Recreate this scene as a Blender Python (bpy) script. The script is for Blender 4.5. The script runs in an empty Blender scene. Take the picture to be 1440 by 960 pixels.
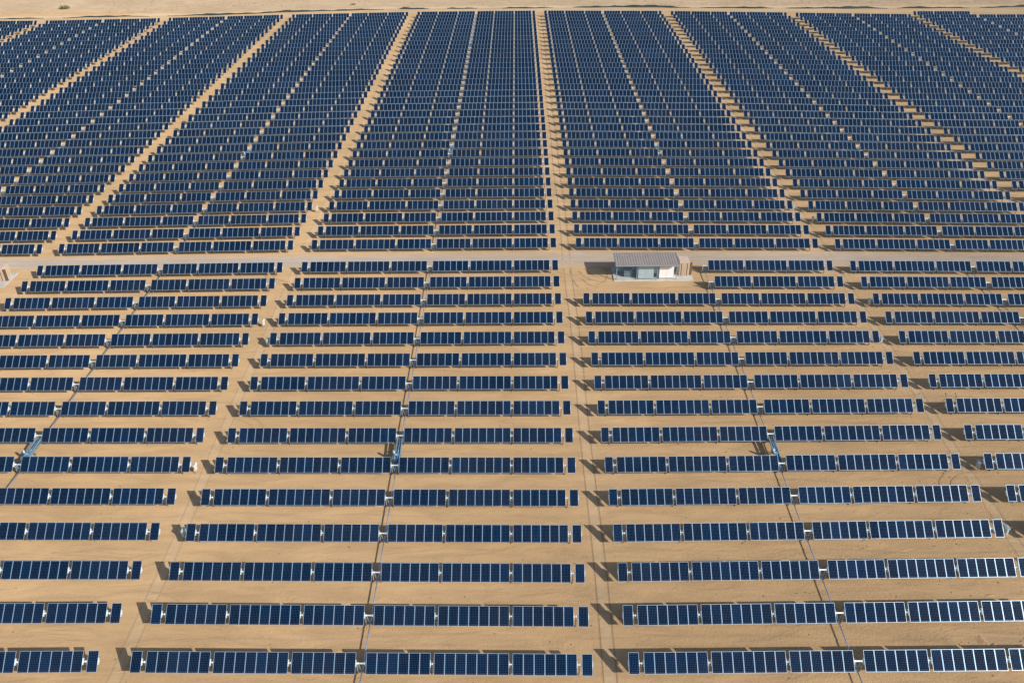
import bpy, bmesh, math, random
from mathutils import Vector, Matrix
random.seed(7)
scene = bpy.context.scene
col = scene.collection
R = math.radians
# ------------------------------------------------------------------ row layout fitted to image coordinates
# every tracker row: block, row index (0 = nearest), centre x, centre y, heading, length factor
ROWS = [  # centres, headings and lengths warped to follow the lens distortion
(-4, 45, -207.01, 257.48, -0.0027, 0.9988), (-4, 46, -206.85, 262.97, -0.0007, 0.9964), (-4, 47, -206.69, 268.46, 0.0013, 0.994), (-4, 48, -206.55, 273.95, 0.0033, 0.9917),
(-4, 49, -206.41, 279.44, 0.0052, 0.9896), (-3, 29, -161.99, 168.3, 0.0, 1.0), (-3, 30, -161.56, 173.6, 0.0203, 0.9788), (-3, 31, -161.5, 179.25, 0.0222, 0.9769),
(-3, 32, -161.45, 184.89, 0.0242, 0.9751), (-3, 33, -161.41, 190.54, 0.0261, 0.9735), (-3, 34, -161.37, 196.2, 0.0279, 0.972), (-3, 35, -161.33, 201.85, 0.0297, 0.9706),
(-3, 36, -161.3, 207.51, 0.0315, 0.9693), (-3, 37, -161.28, 213.16, 0.0333, 0.9681), (-3, 38, -161.26, 218.82, 0.035, 0.967), (-3, 39, -161.23, 224.48, 0.0367, 0.9659),
(-3, 40, -161.21, 230.14, 0.0383, 0.9649), (-3, 41, -161.2, 235.8, 0.04, 0.964), (-3, 42, -161.17, 241.45, 0.0431, 0.9619), (-3, 43, -161.14, 247.1, 0.0476, 0.959),
(-3, 44, -161.12, 252.74, 0.052, 0.9563), (-3, 45, -161.1, 258.39, 0.0562, 0.9539), (-3, 46, -161.08, 264.04, 0.0604, 0.9518), (-3, 47, -161.06, 269.69, 0.0644, 0.9498),
(-3, 48, -161.05, 275.34, 0.0683, 0.9481), (-3, 49, -161.03, 280.99, 0.072, 0.9465), (-2, 15, -115.8, 88.85, 0.0183, 0.9682), (-2, 16, -115.81, 94.57, 0.0207, 0.9664),
(-2, 17, -115.83, 100.3, 0.0231, 0.9649), (-2, 18, -115.86, 106.03, 0.0256, 0.9636), (-2, 19, -115.89, 111.78, 0.028, 0.9625), (-2, 20, -115.93, 117.53, 0.0304, 0.9615),
(-2, 21, -115.97, 123.28, 0.0328, 0.9607), (-2, 22, -116.0, 129.04, 0.0351, 0.96), (-2, 23, -116.04, 134.81, 0.0374, 0.9594), (-2, 24, -116.08, 140.58, 0.0396, 0.9588),
(-2, 25, -116.12, 146.35, 0.0417, 0.9584), (-2, 26, -116.16, 152.12, 0.0438, 0.9579), (-2, 27, -116.19, 157.89, 0.0475, 0.9564), (-2, 28, -116.22, 163.66, 0.0511, 0.9552),
(-2, 29, -116.25, 169.44, 0.0546, 0.9543), (-2, 30, -116.28, 175.22, 0.058, 0.9535), (-2, 31, -116.31, 181.0, 0.0612, 0.953), (-2, 32, -116.34, 186.78, 0.0643, 0.9526),
(-2, 33, -116.37, 192.56, 0.0673, 0.9524), (-2, 34, -116.4, 198.35, 0.0702, 0.9523), (-2, 35, -116.42, 204.14, 0.0729, 0.9522), (-2, 36, -116.45, 209.92, 0.0756, 0.9523),
(-2, 37, -116.48, 215.71, 0.0781, 0.9524), (-2, 38, -116.5, 221.5, 0.0805, 0.9526), (-2, 39, -116.52, 227.28, 0.0828, 0.9528), (-2, 40, -116.54, 233.07, 0.085, 0.9531),
(-2, 41, -116.56, 238.85, 0.0871, 0.9534), (-2, 42, -116.58, 244.63, 0.0891, 0.9537), (-2, 43, -116.59, 250.41, 0.0911, 0.9541), (-2, 44, -116.6, 256.19, 0.0929, 0.9544),
(-2, 45, -116.62, 261.97, 0.0947, 0.9548), (-2, 46, -116.63, 267.74, 0.0963, 0.9552), (-2, 47, -116.64, 273.51, 0.098, 0.9555), (-2, 48, -116.64, 279.28, 0.0995, 0.9559),
(-2, 49, -116.65, 285.04, 0.101, 0.9563), (-1, 0, -69.94, 0.12, 0.0089, 0.9974), (-1, 1, -69.82, 6.02, 0.0004, 0.9902), (-1, 2, -69.78, 11.82, -0.0045, 0.9849),
(-1, 3, -69.77, 17.57, -0.0067, 0.9811), (-1, 4, -69.8, 23.29, -0.0072, 0.9782), (-1, 5, -69.85, 29.01, -0.0063, 0.976), (-1, 6, -69.91, 34.74, -0.0046, 0.9744),
(-1, 7, -69.97, 40.48, -0.0022, 0.9731), (-1, 8, -70.04, 46.23, 0.0005, 0.9722), (-1, 9, -70.1, 52.0, 0.0036, 0.9714), (-1, 10, -70.17, 57.79, 0.0067, 0.9708),
(-1, 11, -70.23, 63.59, 0.01, 0.9703), (-1, 12, -70.3, 69.4, 0.0133, 0.9702), (-1, 13, -70.36, 75.23, 0.0167, 0.9705), (-1, 14, -70.43, 81.06, 0.0201, 0.9711),
(-1, 15, -70.51, 89.83, 0.025, 0.9723), (-1, 16, -70.57, 95.69, 0.0282, 0.9732), (-1, 17, -70.62, 101.56, 0.0313, 0.9743), (-1, 18, -70.67, 107.43, 0.0342, 0.9753),
(-1, 19, -70.71, 113.31, 0.037, 0.9764), (-1, 20, -70.75, 119.19, 0.0396, 0.9775), (-1, 21, -70.79, 125.07, 0.0421, 0.9786), (-1, 22, -70.82, 130.96, 0.0444, 0.9796),
(-1, 23, -70.85, 136.85, 0.0466, 0.9807), (-1, 24, -70.88, 142.73, 0.0487, 0.9817), (-1, 25, -70.91, 148.62, 0.0506, 0.9827), (-1, 26, -70.93, 154.51, 0.0524, 0.9836),
(-1, 27, -70.95, 160.4, 0.0541, 0.9845), (-1, 28, -70.97, 166.29, 0.0557, 0.9853), (-1, 29, -70.98, 172.17, 0.0572, 0.9861), (-1, 30, -71.0, 178.06, 0.0586, 0.9869),
(-1, 31, -71.01, 183.94, 0.06, 0.9876), (-1, 32, -71.02, 189.82, 0.0612, 0.9883), (-1, 33, -71.02, 195.69, 0.0623, 0.9889), (-1, 34, -71.03, 201.56, 0.0634, 0.9895),
(-1, 35, -71.03, 207.43, 0.0644, 0.9901), (-1, 36, -71.04, 213.3, 0.0653, 0.9906), (-1, 37, -71.04, 219.16, 0.0662, 0.9911), (-1, 38, -71.04, 225.02, 0.067, 0.9916),
(-1, 39, -71.04, 230.87, 0.0678, 0.992), (-1, 40, -71.04, 236.72, 0.0685, 0.9924), (-1, 41, -71.03, 242.56, 0.0692, 0.9927), (-1, 42, -71.03, 248.4, 0.0699, 0.9931),
(-1, 43, -71.02, 254.24, 0.0705, 0.9934), (-1, 44, -71.02, 260.07, 0.071, 0.9937), (-1, 45, -71.01, 265.9, 0.0715, 0.9939), (-1, 46, -71.0, 271.72, 0.072, 0.9941),
(-1, 47, -70.99, 277.53, 0.0725, 0.9944), (-1, 48, -70.98, 283.34, 0.0729, 0.9945), (-1, 49, -70.97, 289.15, 0.0733, 0.9947), (0, 0, -23.38, 0.03, -0.0099, 0.996),
(0, 1, -23.41, 5.68, -0.0104, 0.9981), (0, 2, -23.45, 11.36, -0.0099, 1.0005), (0, 3, -23.48, 17.08, -0.0089, 1.003), (0, 4, -23.52, 22.84, -0.0076, 1.0054),
(0, 5, -23.55, 28.63, -0.006, 1.0077), (0, 6, -23.58, 34.46, -0.0045, 1.0098), (0, 7, -23.61, 40.31, -0.0029, 1.0118), (0, 8, -23.63, 46.18, -0.0013, 1.0135),
(0, 9, -23.65, 52.07, 0.0001, 1.0151), (0, 10, -23.67, 57.98, 0.0015, 1.0166), (0, 11, -23.69, 63.91, 0.0028, 1.0178), (0, 12, -23.7, 69.84, 0.004, 1.019),
(0, 13, -23.72, 75.78, 0.0051, 1.0199), (0, 14, -23.73, 81.73, 0.0062, 1.0208), (0, 15, -23.74, 90.66, 0.0076, 1.0219), (0, 16, -23.75, 96.62, 0.0084, 1.0225),
(0, 17, -23.76, 102.58, 0.0092, 1.0231), (0, 18, -23.76, 108.54, 0.0099, 1.0235), (0, 19, -23.77, 114.5, 0.0105, 1.0239), (0, 20, -23.77, 120.46, 0.0111, 1.0242),
(0, 21, -23.78, 126.41, 0.0117, 1.0245), (0, 22, -23.78, 132.37, 0.0122, 1.0247), (0, 23, -23.78, 138.32, 0.0126, 1.0248), (0, 24, -23.78, 144.26, 0.013, 1.0249),
(0, 25, -23.78, 150.21, 0.0134, 1.025), (0, 26, -23.78, 156.15, 0.0138, 1.025), (0, 27, -23.78, 162.08, 0.0141, 1.025), (0, 28, -23.78, 168.01, 0.0144, 1.0249),
(0, 29, -23.78, 173.94, 0.0146, 1.0249), (0, 30, -23.77, 179.86, 0.0148, 1.0248), (0, 31, -23.77, 185.78, 0.0151, 1.0247), (0, 32, -23.77, 191.69, 0.0152, 1.0245),
(0, 33, -23.77, 197.59, 0.0154, 1.0244), (0, 34, -23.76, 203.49, 0.0156, 1.0242), (0, 35, -23.76, 209.39, 0.0157, 1.024), (0, 36, -23.76, 215.28, 0.0158, 1.0238),
(0, 37, -23.75, 221.16, 0.0159, 1.0235), (0, 38, -23.75, 227.04, 0.016, 1.0233), (0, 39, -23.75, 232.91, 0.0161, 1.0231), (0, 40, -23.74, 238.78, 0.0162, 1.0228),
(0, 41, -23.74, 244.64, 0.0163, 1.0225), (0, 42, -23.73, 250.5, 0.0163, 1.0222), (0, 43, -23.73, 256.35, 0.0164, 1.0219), (0, 44, -23.72, 262.19, 0.0164, 1.0216),
(0, 45, -23.72, 268.03, 0.0165, 1.0213), (0, 46, -23.71, 273.86, 0.0165, 1.021), (0, 47, -23.71, 279.69, 0.0165, 1.0207), (0, 48, -23.7, 285.51, 0.0165, 1.0203),
(0, 49, -23.7, 291.32, 0.0166, 1.02), (1, 0, 23.25, 0.19, 0.0097, 0.9901), (1, 1, 23.29, 5.87, 0.0124, 0.9885), (1, 2, 23.34, 11.56, 0.0132, 0.9875),
(1, 3, 23.39, 17.28, 0.0133, 0.9874), (1, 4, 23.45, 23.01, 0.012, 0.9881), (1, 5, 23.52, 28.77, 0.0099, 0.9893), (1, 6, 23.58, 34.56, 0.0074, 0.9907),
(1, 7, 23.64, 40.37, 0.0045, 0.9923), (1, 8, 23.7, 46.2, 0.0016, 0.994), (1, 9, 23.75, 52.05, -0.0014, 0.9956), (1, 10, 23.8, 57.92, -0.0043, 0.9972),
(1, 11, 23.84, 63.8, -0.0071, 0.9987), (1, 12, 23.88, 69.7, -0.0098, 1.0002), (1, 13, 23.91, 75.6, -0.0123, 1.0015), (1, 14, 23.94, 81.52, -0.0147, 1.0028),
(1, 15, 23.98, 90.4, -0.018, 1.0045), (1, 16, 24.01, 96.33, -0.0201, 1.0055), (1, 17, 24.03, 102.26, -0.022, 1.0065), (1, 18, 24.05, 108.19, -0.0238, 1.0073),
(1, 19, 24.06, 114.12, -0.0254, 1.0081), (1, 20, 24.07, 120.06, -0.027, 1.0088), (1, 21, 24.09, 125.99, -0.0284, 1.0095), (1, 22, 24.1, 131.93, -0.0298, 1.0101),
(1, 23, 24.1, 137.86, -0.031, 1.0106), (1, 24, 24.11, 143.79, -0.0322, 1.0111), (1, 25, 24.11, 149.71, -0.0333, 1.0115), (1, 26, 24.12, 155.64, -0.0343, 1.0118),
(1, 27, 24.12, 161.56, -0.0353, 1.0122), (1, 28, 24.12, 167.47, -0.0362, 1.0124), (1, 29, 24.12, 173.39, -0.037, 1.0127), (1, 30, 24.12, 179.3, -0.0378, 1.0129),
(1, 31, 24.12, 185.2, -0.0385, 1.013), (1, 32, 24.12, 191.1, -0.0392, 1.0132), (1, 33, 24.12, 196.99, -0.0398, 1.0133), (1, 34, 24.11, 202.88, -0.0404, 1.0134),
(1, 35, 24.11, 208.77, -0.0409, 1.0134), (1, 36, 24.1, 214.65, -0.0414, 1.0134), (1, 37, 24.1, 220.53, -0.0419, 1.0134), (1, 38, 24.09, 226.4, -0.0424, 1.0134),
(1, 39, 24.09, 232.26, -0.0428, 1.0134), (1, 40, 24.08, 238.12, -0.0432, 1.0133), (1, 41, 24.07, 243.97, -0.0436, 1.0132), (1, 42, 24.06, 249.82, -0.0439, 1.0131),
(1, 43, 24.06, 255.67, -0.0443, 1.013), (1, 44, 24.05, 261.5, -0.0446, 1.0129), (1, 45, 24.04, 267.33, -0.0449, 1.0128), (1, 46, 24.03, 273.16, -0.0452, 1.0126),
(1, 47, 24.02, 278.98, -0.0454, 1.0124), (1, 48, 24.01, 284.8, -0.0457, 1.0123), (1, 49, 24.0, 290.61, -0.0459, 1.0121), (2, 4, 69.83, 23.25, 0.0, 1.0),
(2, 5, 69.83, 28.99, 0.0, 1.0), (2, 6, 69.43, 34.71, -0.0006, 0.9761), (2, 7, 69.44, 40.44, -0.0016, 0.973), (2, 8, 69.46, 46.16, -0.0033, 0.9706),
(2, 9, 69.5, 51.88, -0.0055, 0.9687), (2, 10, 69.55, 57.62, -0.0081, 0.9671), (2, 11, 69.6, 63.36, -0.0109, 0.9659), (2, 12, 69.66, 69.11, -0.0138, 0.9649),
(2, 13, 69.72, 74.88, -0.0167, 0.9641), (2, 14, 69.78, 80.65, -0.0197, 0.9634), (2, 15, 69.87, 89.33, -0.0242, 0.9627), (2, 16, 69.92, 95.13, -0.027, 0.9623),
(2, 17, 69.98, 100.93, -0.0299, 0.962), (2, 18, 70.03, 106.74, -0.0334, 0.9614), (2, 19, 70.07, 112.55, -0.0368, 0.9611), (2, 20, 70.12, 118.37, -0.0402, 0.9611),
(2, 21, 70.17, 124.2, -0.0434, 0.9612), (2, 22, 70.21, 130.03, -0.0466, 0.9615), (2, 23, 70.26, 135.86, -0.0496, 0.9619), (2, 24, 70.3, 141.69, -0.0525, 0.9625),
(2, 25, 70.34, 147.53, -0.0552, 0.9631), (2, 26, 70.37, 153.37, -0.0578, 0.9637), (2, 27, 70.41, 159.21, -0.0603, 0.9644), (2, 28, 70.44, 165.06, -0.0627, 0.9651),
(2, 29, 70.47, 170.9, -0.065, 0.9658), (2, 30, 70.49, 176.74, -0.0671, 0.9665), (2, 31, 70.52, 182.58, -0.0691, 0.9672), (2, 32, 70.54, 188.42, -0.0711, 0.9679),
(2, 33, 70.56, 194.26, -0.0729, 0.9686), (2, 34, 70.57, 200.1, -0.0746, 0.9693), (2, 35, 70.59, 205.93, -0.0763, 0.97), (2, 36, 70.6, 211.77, -0.0779, 0.9706),
(2, 37, 70.61, 217.6, -0.0793, 0.9713), (2, 38, 70.62, 223.43, -0.0807, 0.9719), (2, 39, 70.63, 229.25, -0.0821, 0.9724), (2, 40, 70.64, 235.07, -0.0834, 0.973),
(2, 41, 70.64, 240.89, -0.0846, 0.9735), (2, 42, 70.65, 246.71, -0.0857, 0.9741), (2, 43, 70.65, 252.52, -0.0868, 0.9745), (2, 44, 70.65, 258.33, -0.0878, 0.975),
(2, 45, 70.65, 264.13, -0.0888, 0.9754), (2, 46, 70.65, 269.93, -0.0898, 0.9759), (2, 47, 70.64, 275.72, -0.0907, 0.9763), (2, 48, 70.64, 281.52, -0.0915, 0.9766),
(2, 49, 70.63, 287.3, -0.0923, 0.977), (3, 19, 115.92, 111.75, 0.0, 1.0), (3, 20, 115.89, 117.45, 0.0, 1.0), (3, 21, 115.38, 122.77, -0.0224, 0.9723),
(3, 22, 115.37, 128.47, -0.0245, 0.9706), (3, 23, 115.36, 134.17, -0.0265, 0.9691), (3, 24, 115.35, 139.88, -0.0285, 0.9678), (3, 25, 115.34, 145.57, -0.0316, 0.9654),
(3, 26, 115.35, 151.28, -0.0336, 0.9644), (3, 27, 115.36, 157.0, -0.0355, 0.9635), (3, 28, 115.37, 162.72, -0.0373, 0.9627), (3, 29, 115.38, 168.44, -0.0392, 0.962),
(3, 30, 115.4, 174.17, -0.0409, 0.9613), (3, 31, 115.41, 179.9, -0.0426, 0.9607), (3, 32, 115.43, 185.62, -0.0443, 0.9602), (3, 33, 115.44, 191.35, -0.0459, 0.9597),
(3, 34, 115.45, 197.07, -0.0499, 0.9575), (3, 35, 115.45, 202.78, -0.0538, 0.9556), (3, 36, 115.46, 208.5, -0.0575, 0.9539), (3, 37, 115.47, 214.22, -0.0612, 0.9525),
(3, 38, 115.48, 219.94, -0.0647, 0.9513), (3, 39, 115.49, 225.66, -0.0681, 0.9503), (3, 40, 115.5, 231.39, -0.0714, 0.9494), (3, 41, 115.51, 237.11, -0.0745, 0.9486),
(3, 42, 115.52, 242.84, -0.0776, 0.948), (3, 43, 115.53, 248.56, -0.0805, 0.9475), (3, 44, 115.54, 254.29, -0.0834, 0.947), (3, 45, 115.55, 260.01, -0.0861, 0.9467),
(3, 46, 115.56, 265.73, -0.0887, 0.9464), (3, 47, 115.57, 271.45, -0.0913, 0.9462), (3, 48, 115.58, 277.17, -0.0937, 0.946), (3, 49, 115.58, 282.89, -0.0961, 0.9459),
(4, 36, 161.32, 207.42, 0.0, 1.0), (4, 37, 161.04, 212.84, -0.0101, 0.9892), (4, 38, 160.94, 218.42, -0.0118, 0.9872), (4, 39, 160.85, 224.0, -0.0135, 0.9854),
(4, 40, 160.76, 229.59, -0.0152, 0.9837), (4, 41, 160.68, 235.17, -0.0168, 0.982), (4, 42, 160.61, 240.75, -0.0184, 0.9805), (4, 43, 160.54, 246.34, -0.02, 0.9791),
(4, 44, 160.48, 251.93, -0.0215, 0.9777), (4, 45, 160.41, 257.51, -0.023, 0.9764), (4, 46, 160.36, 263.1, -0.0245, 0.9751), (4, 47, 160.3, 268.69, -0.026, 0.974),
(4, 48, 160.24, 274.27, -0.0275, 0.9728), (4, 49, 160.18, 279.84, -0.0307, 0.9703), (4, 50, 160.11, 285.4, -0.0356, 0.9667)]
ROWMAP = {(t[0], t[1]): t[2:] for t in ROWS}
for r_ in (3, 2, 1):                        # three more just past the right edge, their shadows reach the aisle
    a_, b_ = ROWMAP[(2, r_ + 1)], ROWMAP[(2, r_ + 2)]
    ROWMAP[(2, r_)] = (a_[0] + .02, 2 * a_[1] - b_[1], 0., 1.)
TILT = R(40.27)          # panels lean towards the viewer
AXIS = 1.64              # height of the torque tubes
NRM = Vector((0, -math.sin(TILT), math.cos(TILT)))
ALONG = Vector((0, math.cos(TILT), math.sin(TILT)))

# ------------------------------------------------------------------ node helpers
def new_mat(name):
    m = bpy.data.materials.new(name); m.use_nodes = True
    nt = m.node_tree; nt.nodes.clear()
    return m, nt
def N(nt, kind, **kw):
    n = nt.nodes.new(kind)
    for k, v in kw.items():
        if k in n.inputs: n.inputs[k].default_value = v
        else: setattr(n, k, v)
    return n
def L(nt, a, b): nt.links.new(a, b)
def principled(nt, **kw):
    o = nt.nodes.new('ShaderNodeOutputMaterial'); p = nt.nodes.new('ShaderNodeBsdfPrincipled')
    L(nt, p.outputs[0], o.inputs[0])
    for k, v in kw.items(): p.inputs[k].default_value = v
    return p
def ramp(nt, fac, stops):
    r = nt.nodes.new('ShaderNodeValToRGB'); L(nt, fac, r.inputs[0])
    e = r.color_ramp.elements
    while len(e) > 1: e.remove(e[-1])
    for i, (p, c) in enumerate(stops):
        k = e[0] if i == 0 else e.new(p)
        k.position = p; k.color = (c[0], c[1], c[2], 1) if len(c) == 3 else c
    return r.outputs[0]
def mix(nt, fac, a, b, mode='MIX'):
    m = nt.nodes.new('ShaderNodeMix'); m.data_type = 'RGBA'; m.blend_type = mode
    for sock, v in ((m.inputs[0], fac), (m.inputs[6], a), (m.inputs[7], b)):
        if hasattr(v, 'links'): L(nt, v, sock)
        else: sock.default_value = v if not isinstance(v, tuple) or len(v) == 4 else (*v, 1)
    return m.outputs[2]
def math_(nt, op, a, b=None, clamp=False):
    m = nt.nodes.new('ShaderNodeMath'); m.operation = op; m.use_clamp = clamp
    for sock, v in ((m.inputs[0], a), (m.inputs[1], b)):
        if v is None: continue
        if hasattr(v, 'links'): L(nt, v, sock)
        else: sock.default_value = v
    return m.outputs[0]
def noise(nt, vec, scale, detail=4, rough=.6, dist=0):
    n = N(nt, 'ShaderNodeTexNoise'); n.inputs['Scale'].default_value = scale
    n.inputs['Detail'].default_value = detail; n.inputs['Roughness'].default_value = rough
    n.inputs['Distortion'].default_value = dist
    L(nt, vec, n.inputs['Vector']); return n.outputs['Fac']
def simple(name, color, rough=.5, metal=0., var=.12, scale=3., bump=0.):
    m, nt = new_mat(name); p = principled(nt, Roughness=rough, Metallic=metal)
    tc = N(nt, 'ShaderNodeTexCoord'); f = noise(nt, tc.outputs['Object'], scale, 5)
    lo = tuple(c * (1 - var) for c in color); hi = tuple(min(1, c * (1 + var)) for c in color)
    L(nt, ramp(nt, f, [(.3, lo), (.7, hi)]), p.inputs['Base Color'])
    if bump:
        b = N(nt, 'ShaderNodeBump'); b.inputs['Strength'].default_value = bump; b.inputs['Distance'].default_value = .01
        L(nt, f, b.inputs['Height']); L(nt, b.outputs[0], p.inputs['Normal'])
    return m

# ------------------------------------------------------------------ materials
def sand_material(name, tint=(1, 1, 1), alpha_edge=False, gravel=False, patch=1., amp=1.6, amax=1.):
    m, nt = new_mat(name); p = principled(nt, Roughness=.95)
    p.inputs['Diffuse Roughness'].default_value = .45
    p.inputs['Specular IOR Level'].default_value = .12
    g = N(nt, 'ShaderNodeNewGeometry'); pos = g.outputs['Position']
    mp = N(nt, 'ShaderNodeMapping'); L(nt, pos, mp.inputs[0]); mp.inputs['Scale'].default_value = (.25, 1, 1)
    big = noise(nt, pos, .035, 5, .55); mid = noise(nt, mp.outputs[0], .55, 8, .62, .6); fine = noise(nt, pos, 3.2, 6, .75)
    grit = noise(nt, pos, 14., 3, .7)
    def tone(t):
        T = lambda c_: tuple(x * q for x, q in zip(c_, t))
        c = mix(nt, ramp(nt, big, [(.35, (0, 0, 0)), (.65, (1, 1, 1))]), T((.450, .318, .182)), T((.545, .392, .232)))
        c = mix(nt, math_(nt, 'MULTIPLY', ramp(nt, mid, [(.36, (1, 1, 1)), (.6, (0, 0, 0))]), .42 * patch), c, T((.30, .212, .132)))
        c = mix(nt, math_(nt, 'MULTIPLY', ramp(nt, fine, [(.5, (0, 0, 0)), (.75, (1, 1, 1))]), .25), c, T((.57, .45, .31)))
        c = mix(nt, math_(nt, 'MULTIPLY', ramp(nt, fine, [(.28, (1, 1, 1)), (.40, (0, 0, 0))]), .5), c, T((.23, .155, .09)))
        return mix(nt, math_(nt, 'MULTIPLY', ramp(nt, grit, [(.30, (1, 1, 1)), (.42, (0, 0, 0))]), .4), c, T((.26, .18, .11)))
    c = tone((1.06, 1.015, .95))
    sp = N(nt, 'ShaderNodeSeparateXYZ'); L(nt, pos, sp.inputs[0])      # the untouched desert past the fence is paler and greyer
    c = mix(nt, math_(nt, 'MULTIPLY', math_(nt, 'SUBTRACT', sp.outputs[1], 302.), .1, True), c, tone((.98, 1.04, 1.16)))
    if alpha_edge:
        uv = N(nt, 'ShaderNodeUVMap'); s = N(nt, 'ShaderNodeSeparateXYZ'); L(nt, uv.outputs[0], s.inputs[0])
        d = math_(nt, 'MULTIPLY', math_(nt, 'MINIMUM', s.outputs[1], math_(nt, 'SUBTRACT', 1., s.outputs[1])), 2.)
        n1 = noise(nt, pos, alpha_edge, 6, .7)
        v = math_(nt, 'ADD', d, math_(nt, 'MULTIPLY', math_(nt, 'SUBTRACT', n1, .5), amp))
        mask = math_(nt, 'MULTIPLY', ramp(nt, v, [(.15, (0, 0, 0)), (.75, (1, 1, 1))]), amax)
        mask = math_(nt, 'MULTIPLY', mask, math_(nt, 'MULTIPLY', d, 6., True), True)
        c = mix(nt, mask, c, tone(tint))
    L(nt, c, p.inputs['Base Color'])
    b1 = N(nt, 'ShaderNodeBump'); b1.inputs['Strength'].default_value = .9; b1.inputs['Distance'].default_value = .08
    L(nt, fine, b1.inputs['Height'])
    b2 = N(nt, 'ShaderNodeBump'); b2.inputs['Strength'].default_value = .8; b2.inputs['Distance'].default_value = .3
    L(nt, mid, b2.inputs['Height']); L(nt, b2.outputs[0], b1.inputs['Normal'])
    L(nt, b1.outputs[0], p.inputs['Normal'])
    return m
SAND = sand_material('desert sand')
ROADM = sand_material('compacted pale gravel', (.84, 1.06, 1.62), .9, True, .6)
TRACKM = sand_material('wheel rut in sand', (.62, .60, .58), .8, True, 1., .5, .9)
FAINT = sand_material('faint wheel rut', (.74, .72, .70), .8, True, 1., .8, .5)
VFAINT = sand_material('weathered wheel rut', (.84, .83, .82), .8, True, 1., .9, .5)
LANEM = sand_material('driven sand lane', (1.10, 1.11, 1.14), .5, True, 1., 1.2, .8)
PATHM = sand_material('gravel pressed by wheels', (.76, .92, 1.36), .6, True, .4, 1.3, .8)
SERVM = sand_material('pale service track', (.98, 1.08, 1.3), .4, True, .3)
BERMM = sand_material('windblown pale sand', (1.12, 1.25, 1.45), .4, True, .3)

def panel_material():
    m, nt = new_mat('solar cells under glass'); p = principled(nt, Roughness=.16)
    p.inputs['IOR'].default_value = 1.2
    tc = N(nt, 'ShaderNodeTexCoord'); uv = N(nt, 'ShaderNodeUVMap'); s = N(nt, 'ShaderNodeSeparateXYZ'); L(nt, uv.outputs[0], s.inputs[0])
    # six by twelve cells: thin pale grid lines with a pale diamond where four cells meet
    u = math_(nt, 'FRACT', math_(nt, 'MULTIPLY', s.outputs[0], 6.)); v = math_(nt, 'FRACT', math_(nt, 'MULTIPLY', s.outputs[1], 12.))
    du = math_(nt, 'MINIMUM', u, math_(nt, 'SUBTRACT', 1., u)); dv = math_(nt, 'MINIMUM', v, math_(nt, 'SUBTRACT', 1., v))
    dia = math_(nt, 'LESS_THAN', math_(nt, 'ADD', du, dv), .15)
    line = math_(nt, 'LESS_THAN', math_(nt, 'MINIMUM', du, dv), .03)
    oi = N(nt, 'ShaderNodeObjectInfo')
    base = ramp(nt, oi.outputs['Random'], [(0, (.0001, .0042, .018)), (.5, (.0001, .0060, .025)), (.85, (.0002, .0080, .031)), (1, (.0004, .0110, .042))])
    c = mix(nt, math_(nt, 'MULTIPLY', line, .35), base, (.06, .12, .20))
    c = mix(nt, dia, c, (.07, .18, .36))
    g = N(nt, 'ShaderNodeNewGeometry')                    # thin film of dust, patchy over the field
    dn = math_(nt, 'MULTIPLY', ramp(nt, noise(nt, g.outputs['Position'], .09, 5, .7), [(.4, (0, 0, 0)), (.75, (1, 1, 1))]), .03)
    edge = math_(nt, 'MULTIPLY', math_(nt, 'SUBTRACT', .10, s.outputs[1], True), .9, True)
    c = mix(nt, math_(nt, 'ADD', dn, edge), c, (.30, .25, .19))
    L(nt, c, p.inputs['Base Color'])
    n = noise(nt, tc.outputs['Object'], 1.7, 3)
    L(nt, ramp(nt, n, [(.3, (.10, .10, .10)), (.7, (.22, .22, .22))]), p.inputs['Roughness'])
    return m
PV = panel_material()
FRAME = simple('anodised aluminium frame', (.36, .53, .70), .34, .45, .05)
BACK = simple('white backsheet', (.55, .56, .56), .6)
GALV = simple('galvanised steel', (.72, .78, .80), .36, .35, .10, 6.)
POSTM = simple('galvanised post', (.42, .42, .40), .55, .4, .2, 5.)
PIPE = simple('galvanised drive pipe', (.36, .50, .72), .35, .4, .1, 2.)
ACT = simple('blue grey painted steel', (.14, .32, .48), .42, .3, .12)
TEAL = simple('dark teal painted steel', (.05, .17, .25), .45, .2, .15)
ACTL = simple('pale galvanised beam', (.30, .46, .60), .38, .5, .12)
WHITE = simple('white powder coat', (.80, .80, .80), .45, 0, .03)
BOXW = simple('off white enclosure', (.66, .66, .65), .5, 0, .06)
BOXG = simple('blue grey powder coat', (.46, .58, .62), .42, .1, .06)
CABG = simple('grey green cabinet paint', (.36, .48, .52), .5, .1, .05)
DARK = simple('dark vent', (.03, .035, .04), .6)
CONC = simple('concrete', (.50, .50, .47), .85, 0, .16, 1.2, .3)
TAN = simple('tan container paint', (.50, .385, .28), .6, 0, .1, 1.)
TANL = simple('faded tan roof paint', (.58, .45, .37), .6, 0, .1, 1.)
BROWN = simple('dark brown seals and door', (.10, .06, .035), .7)
ROOFM = simple('dusty taupe roof sheet', (.37, .325, .30), .55, .1, .1, .6)
STEEL = simple('painted canopy steel', (.33, .38, .38), .5, .3, .1)
FABRIC = simple('dark green windbreak netting', (.03, .05, .045), .9, 0, .35, .8)
FPOST = simple('weathered fence post', (.35, .33, .30), .7)

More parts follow.
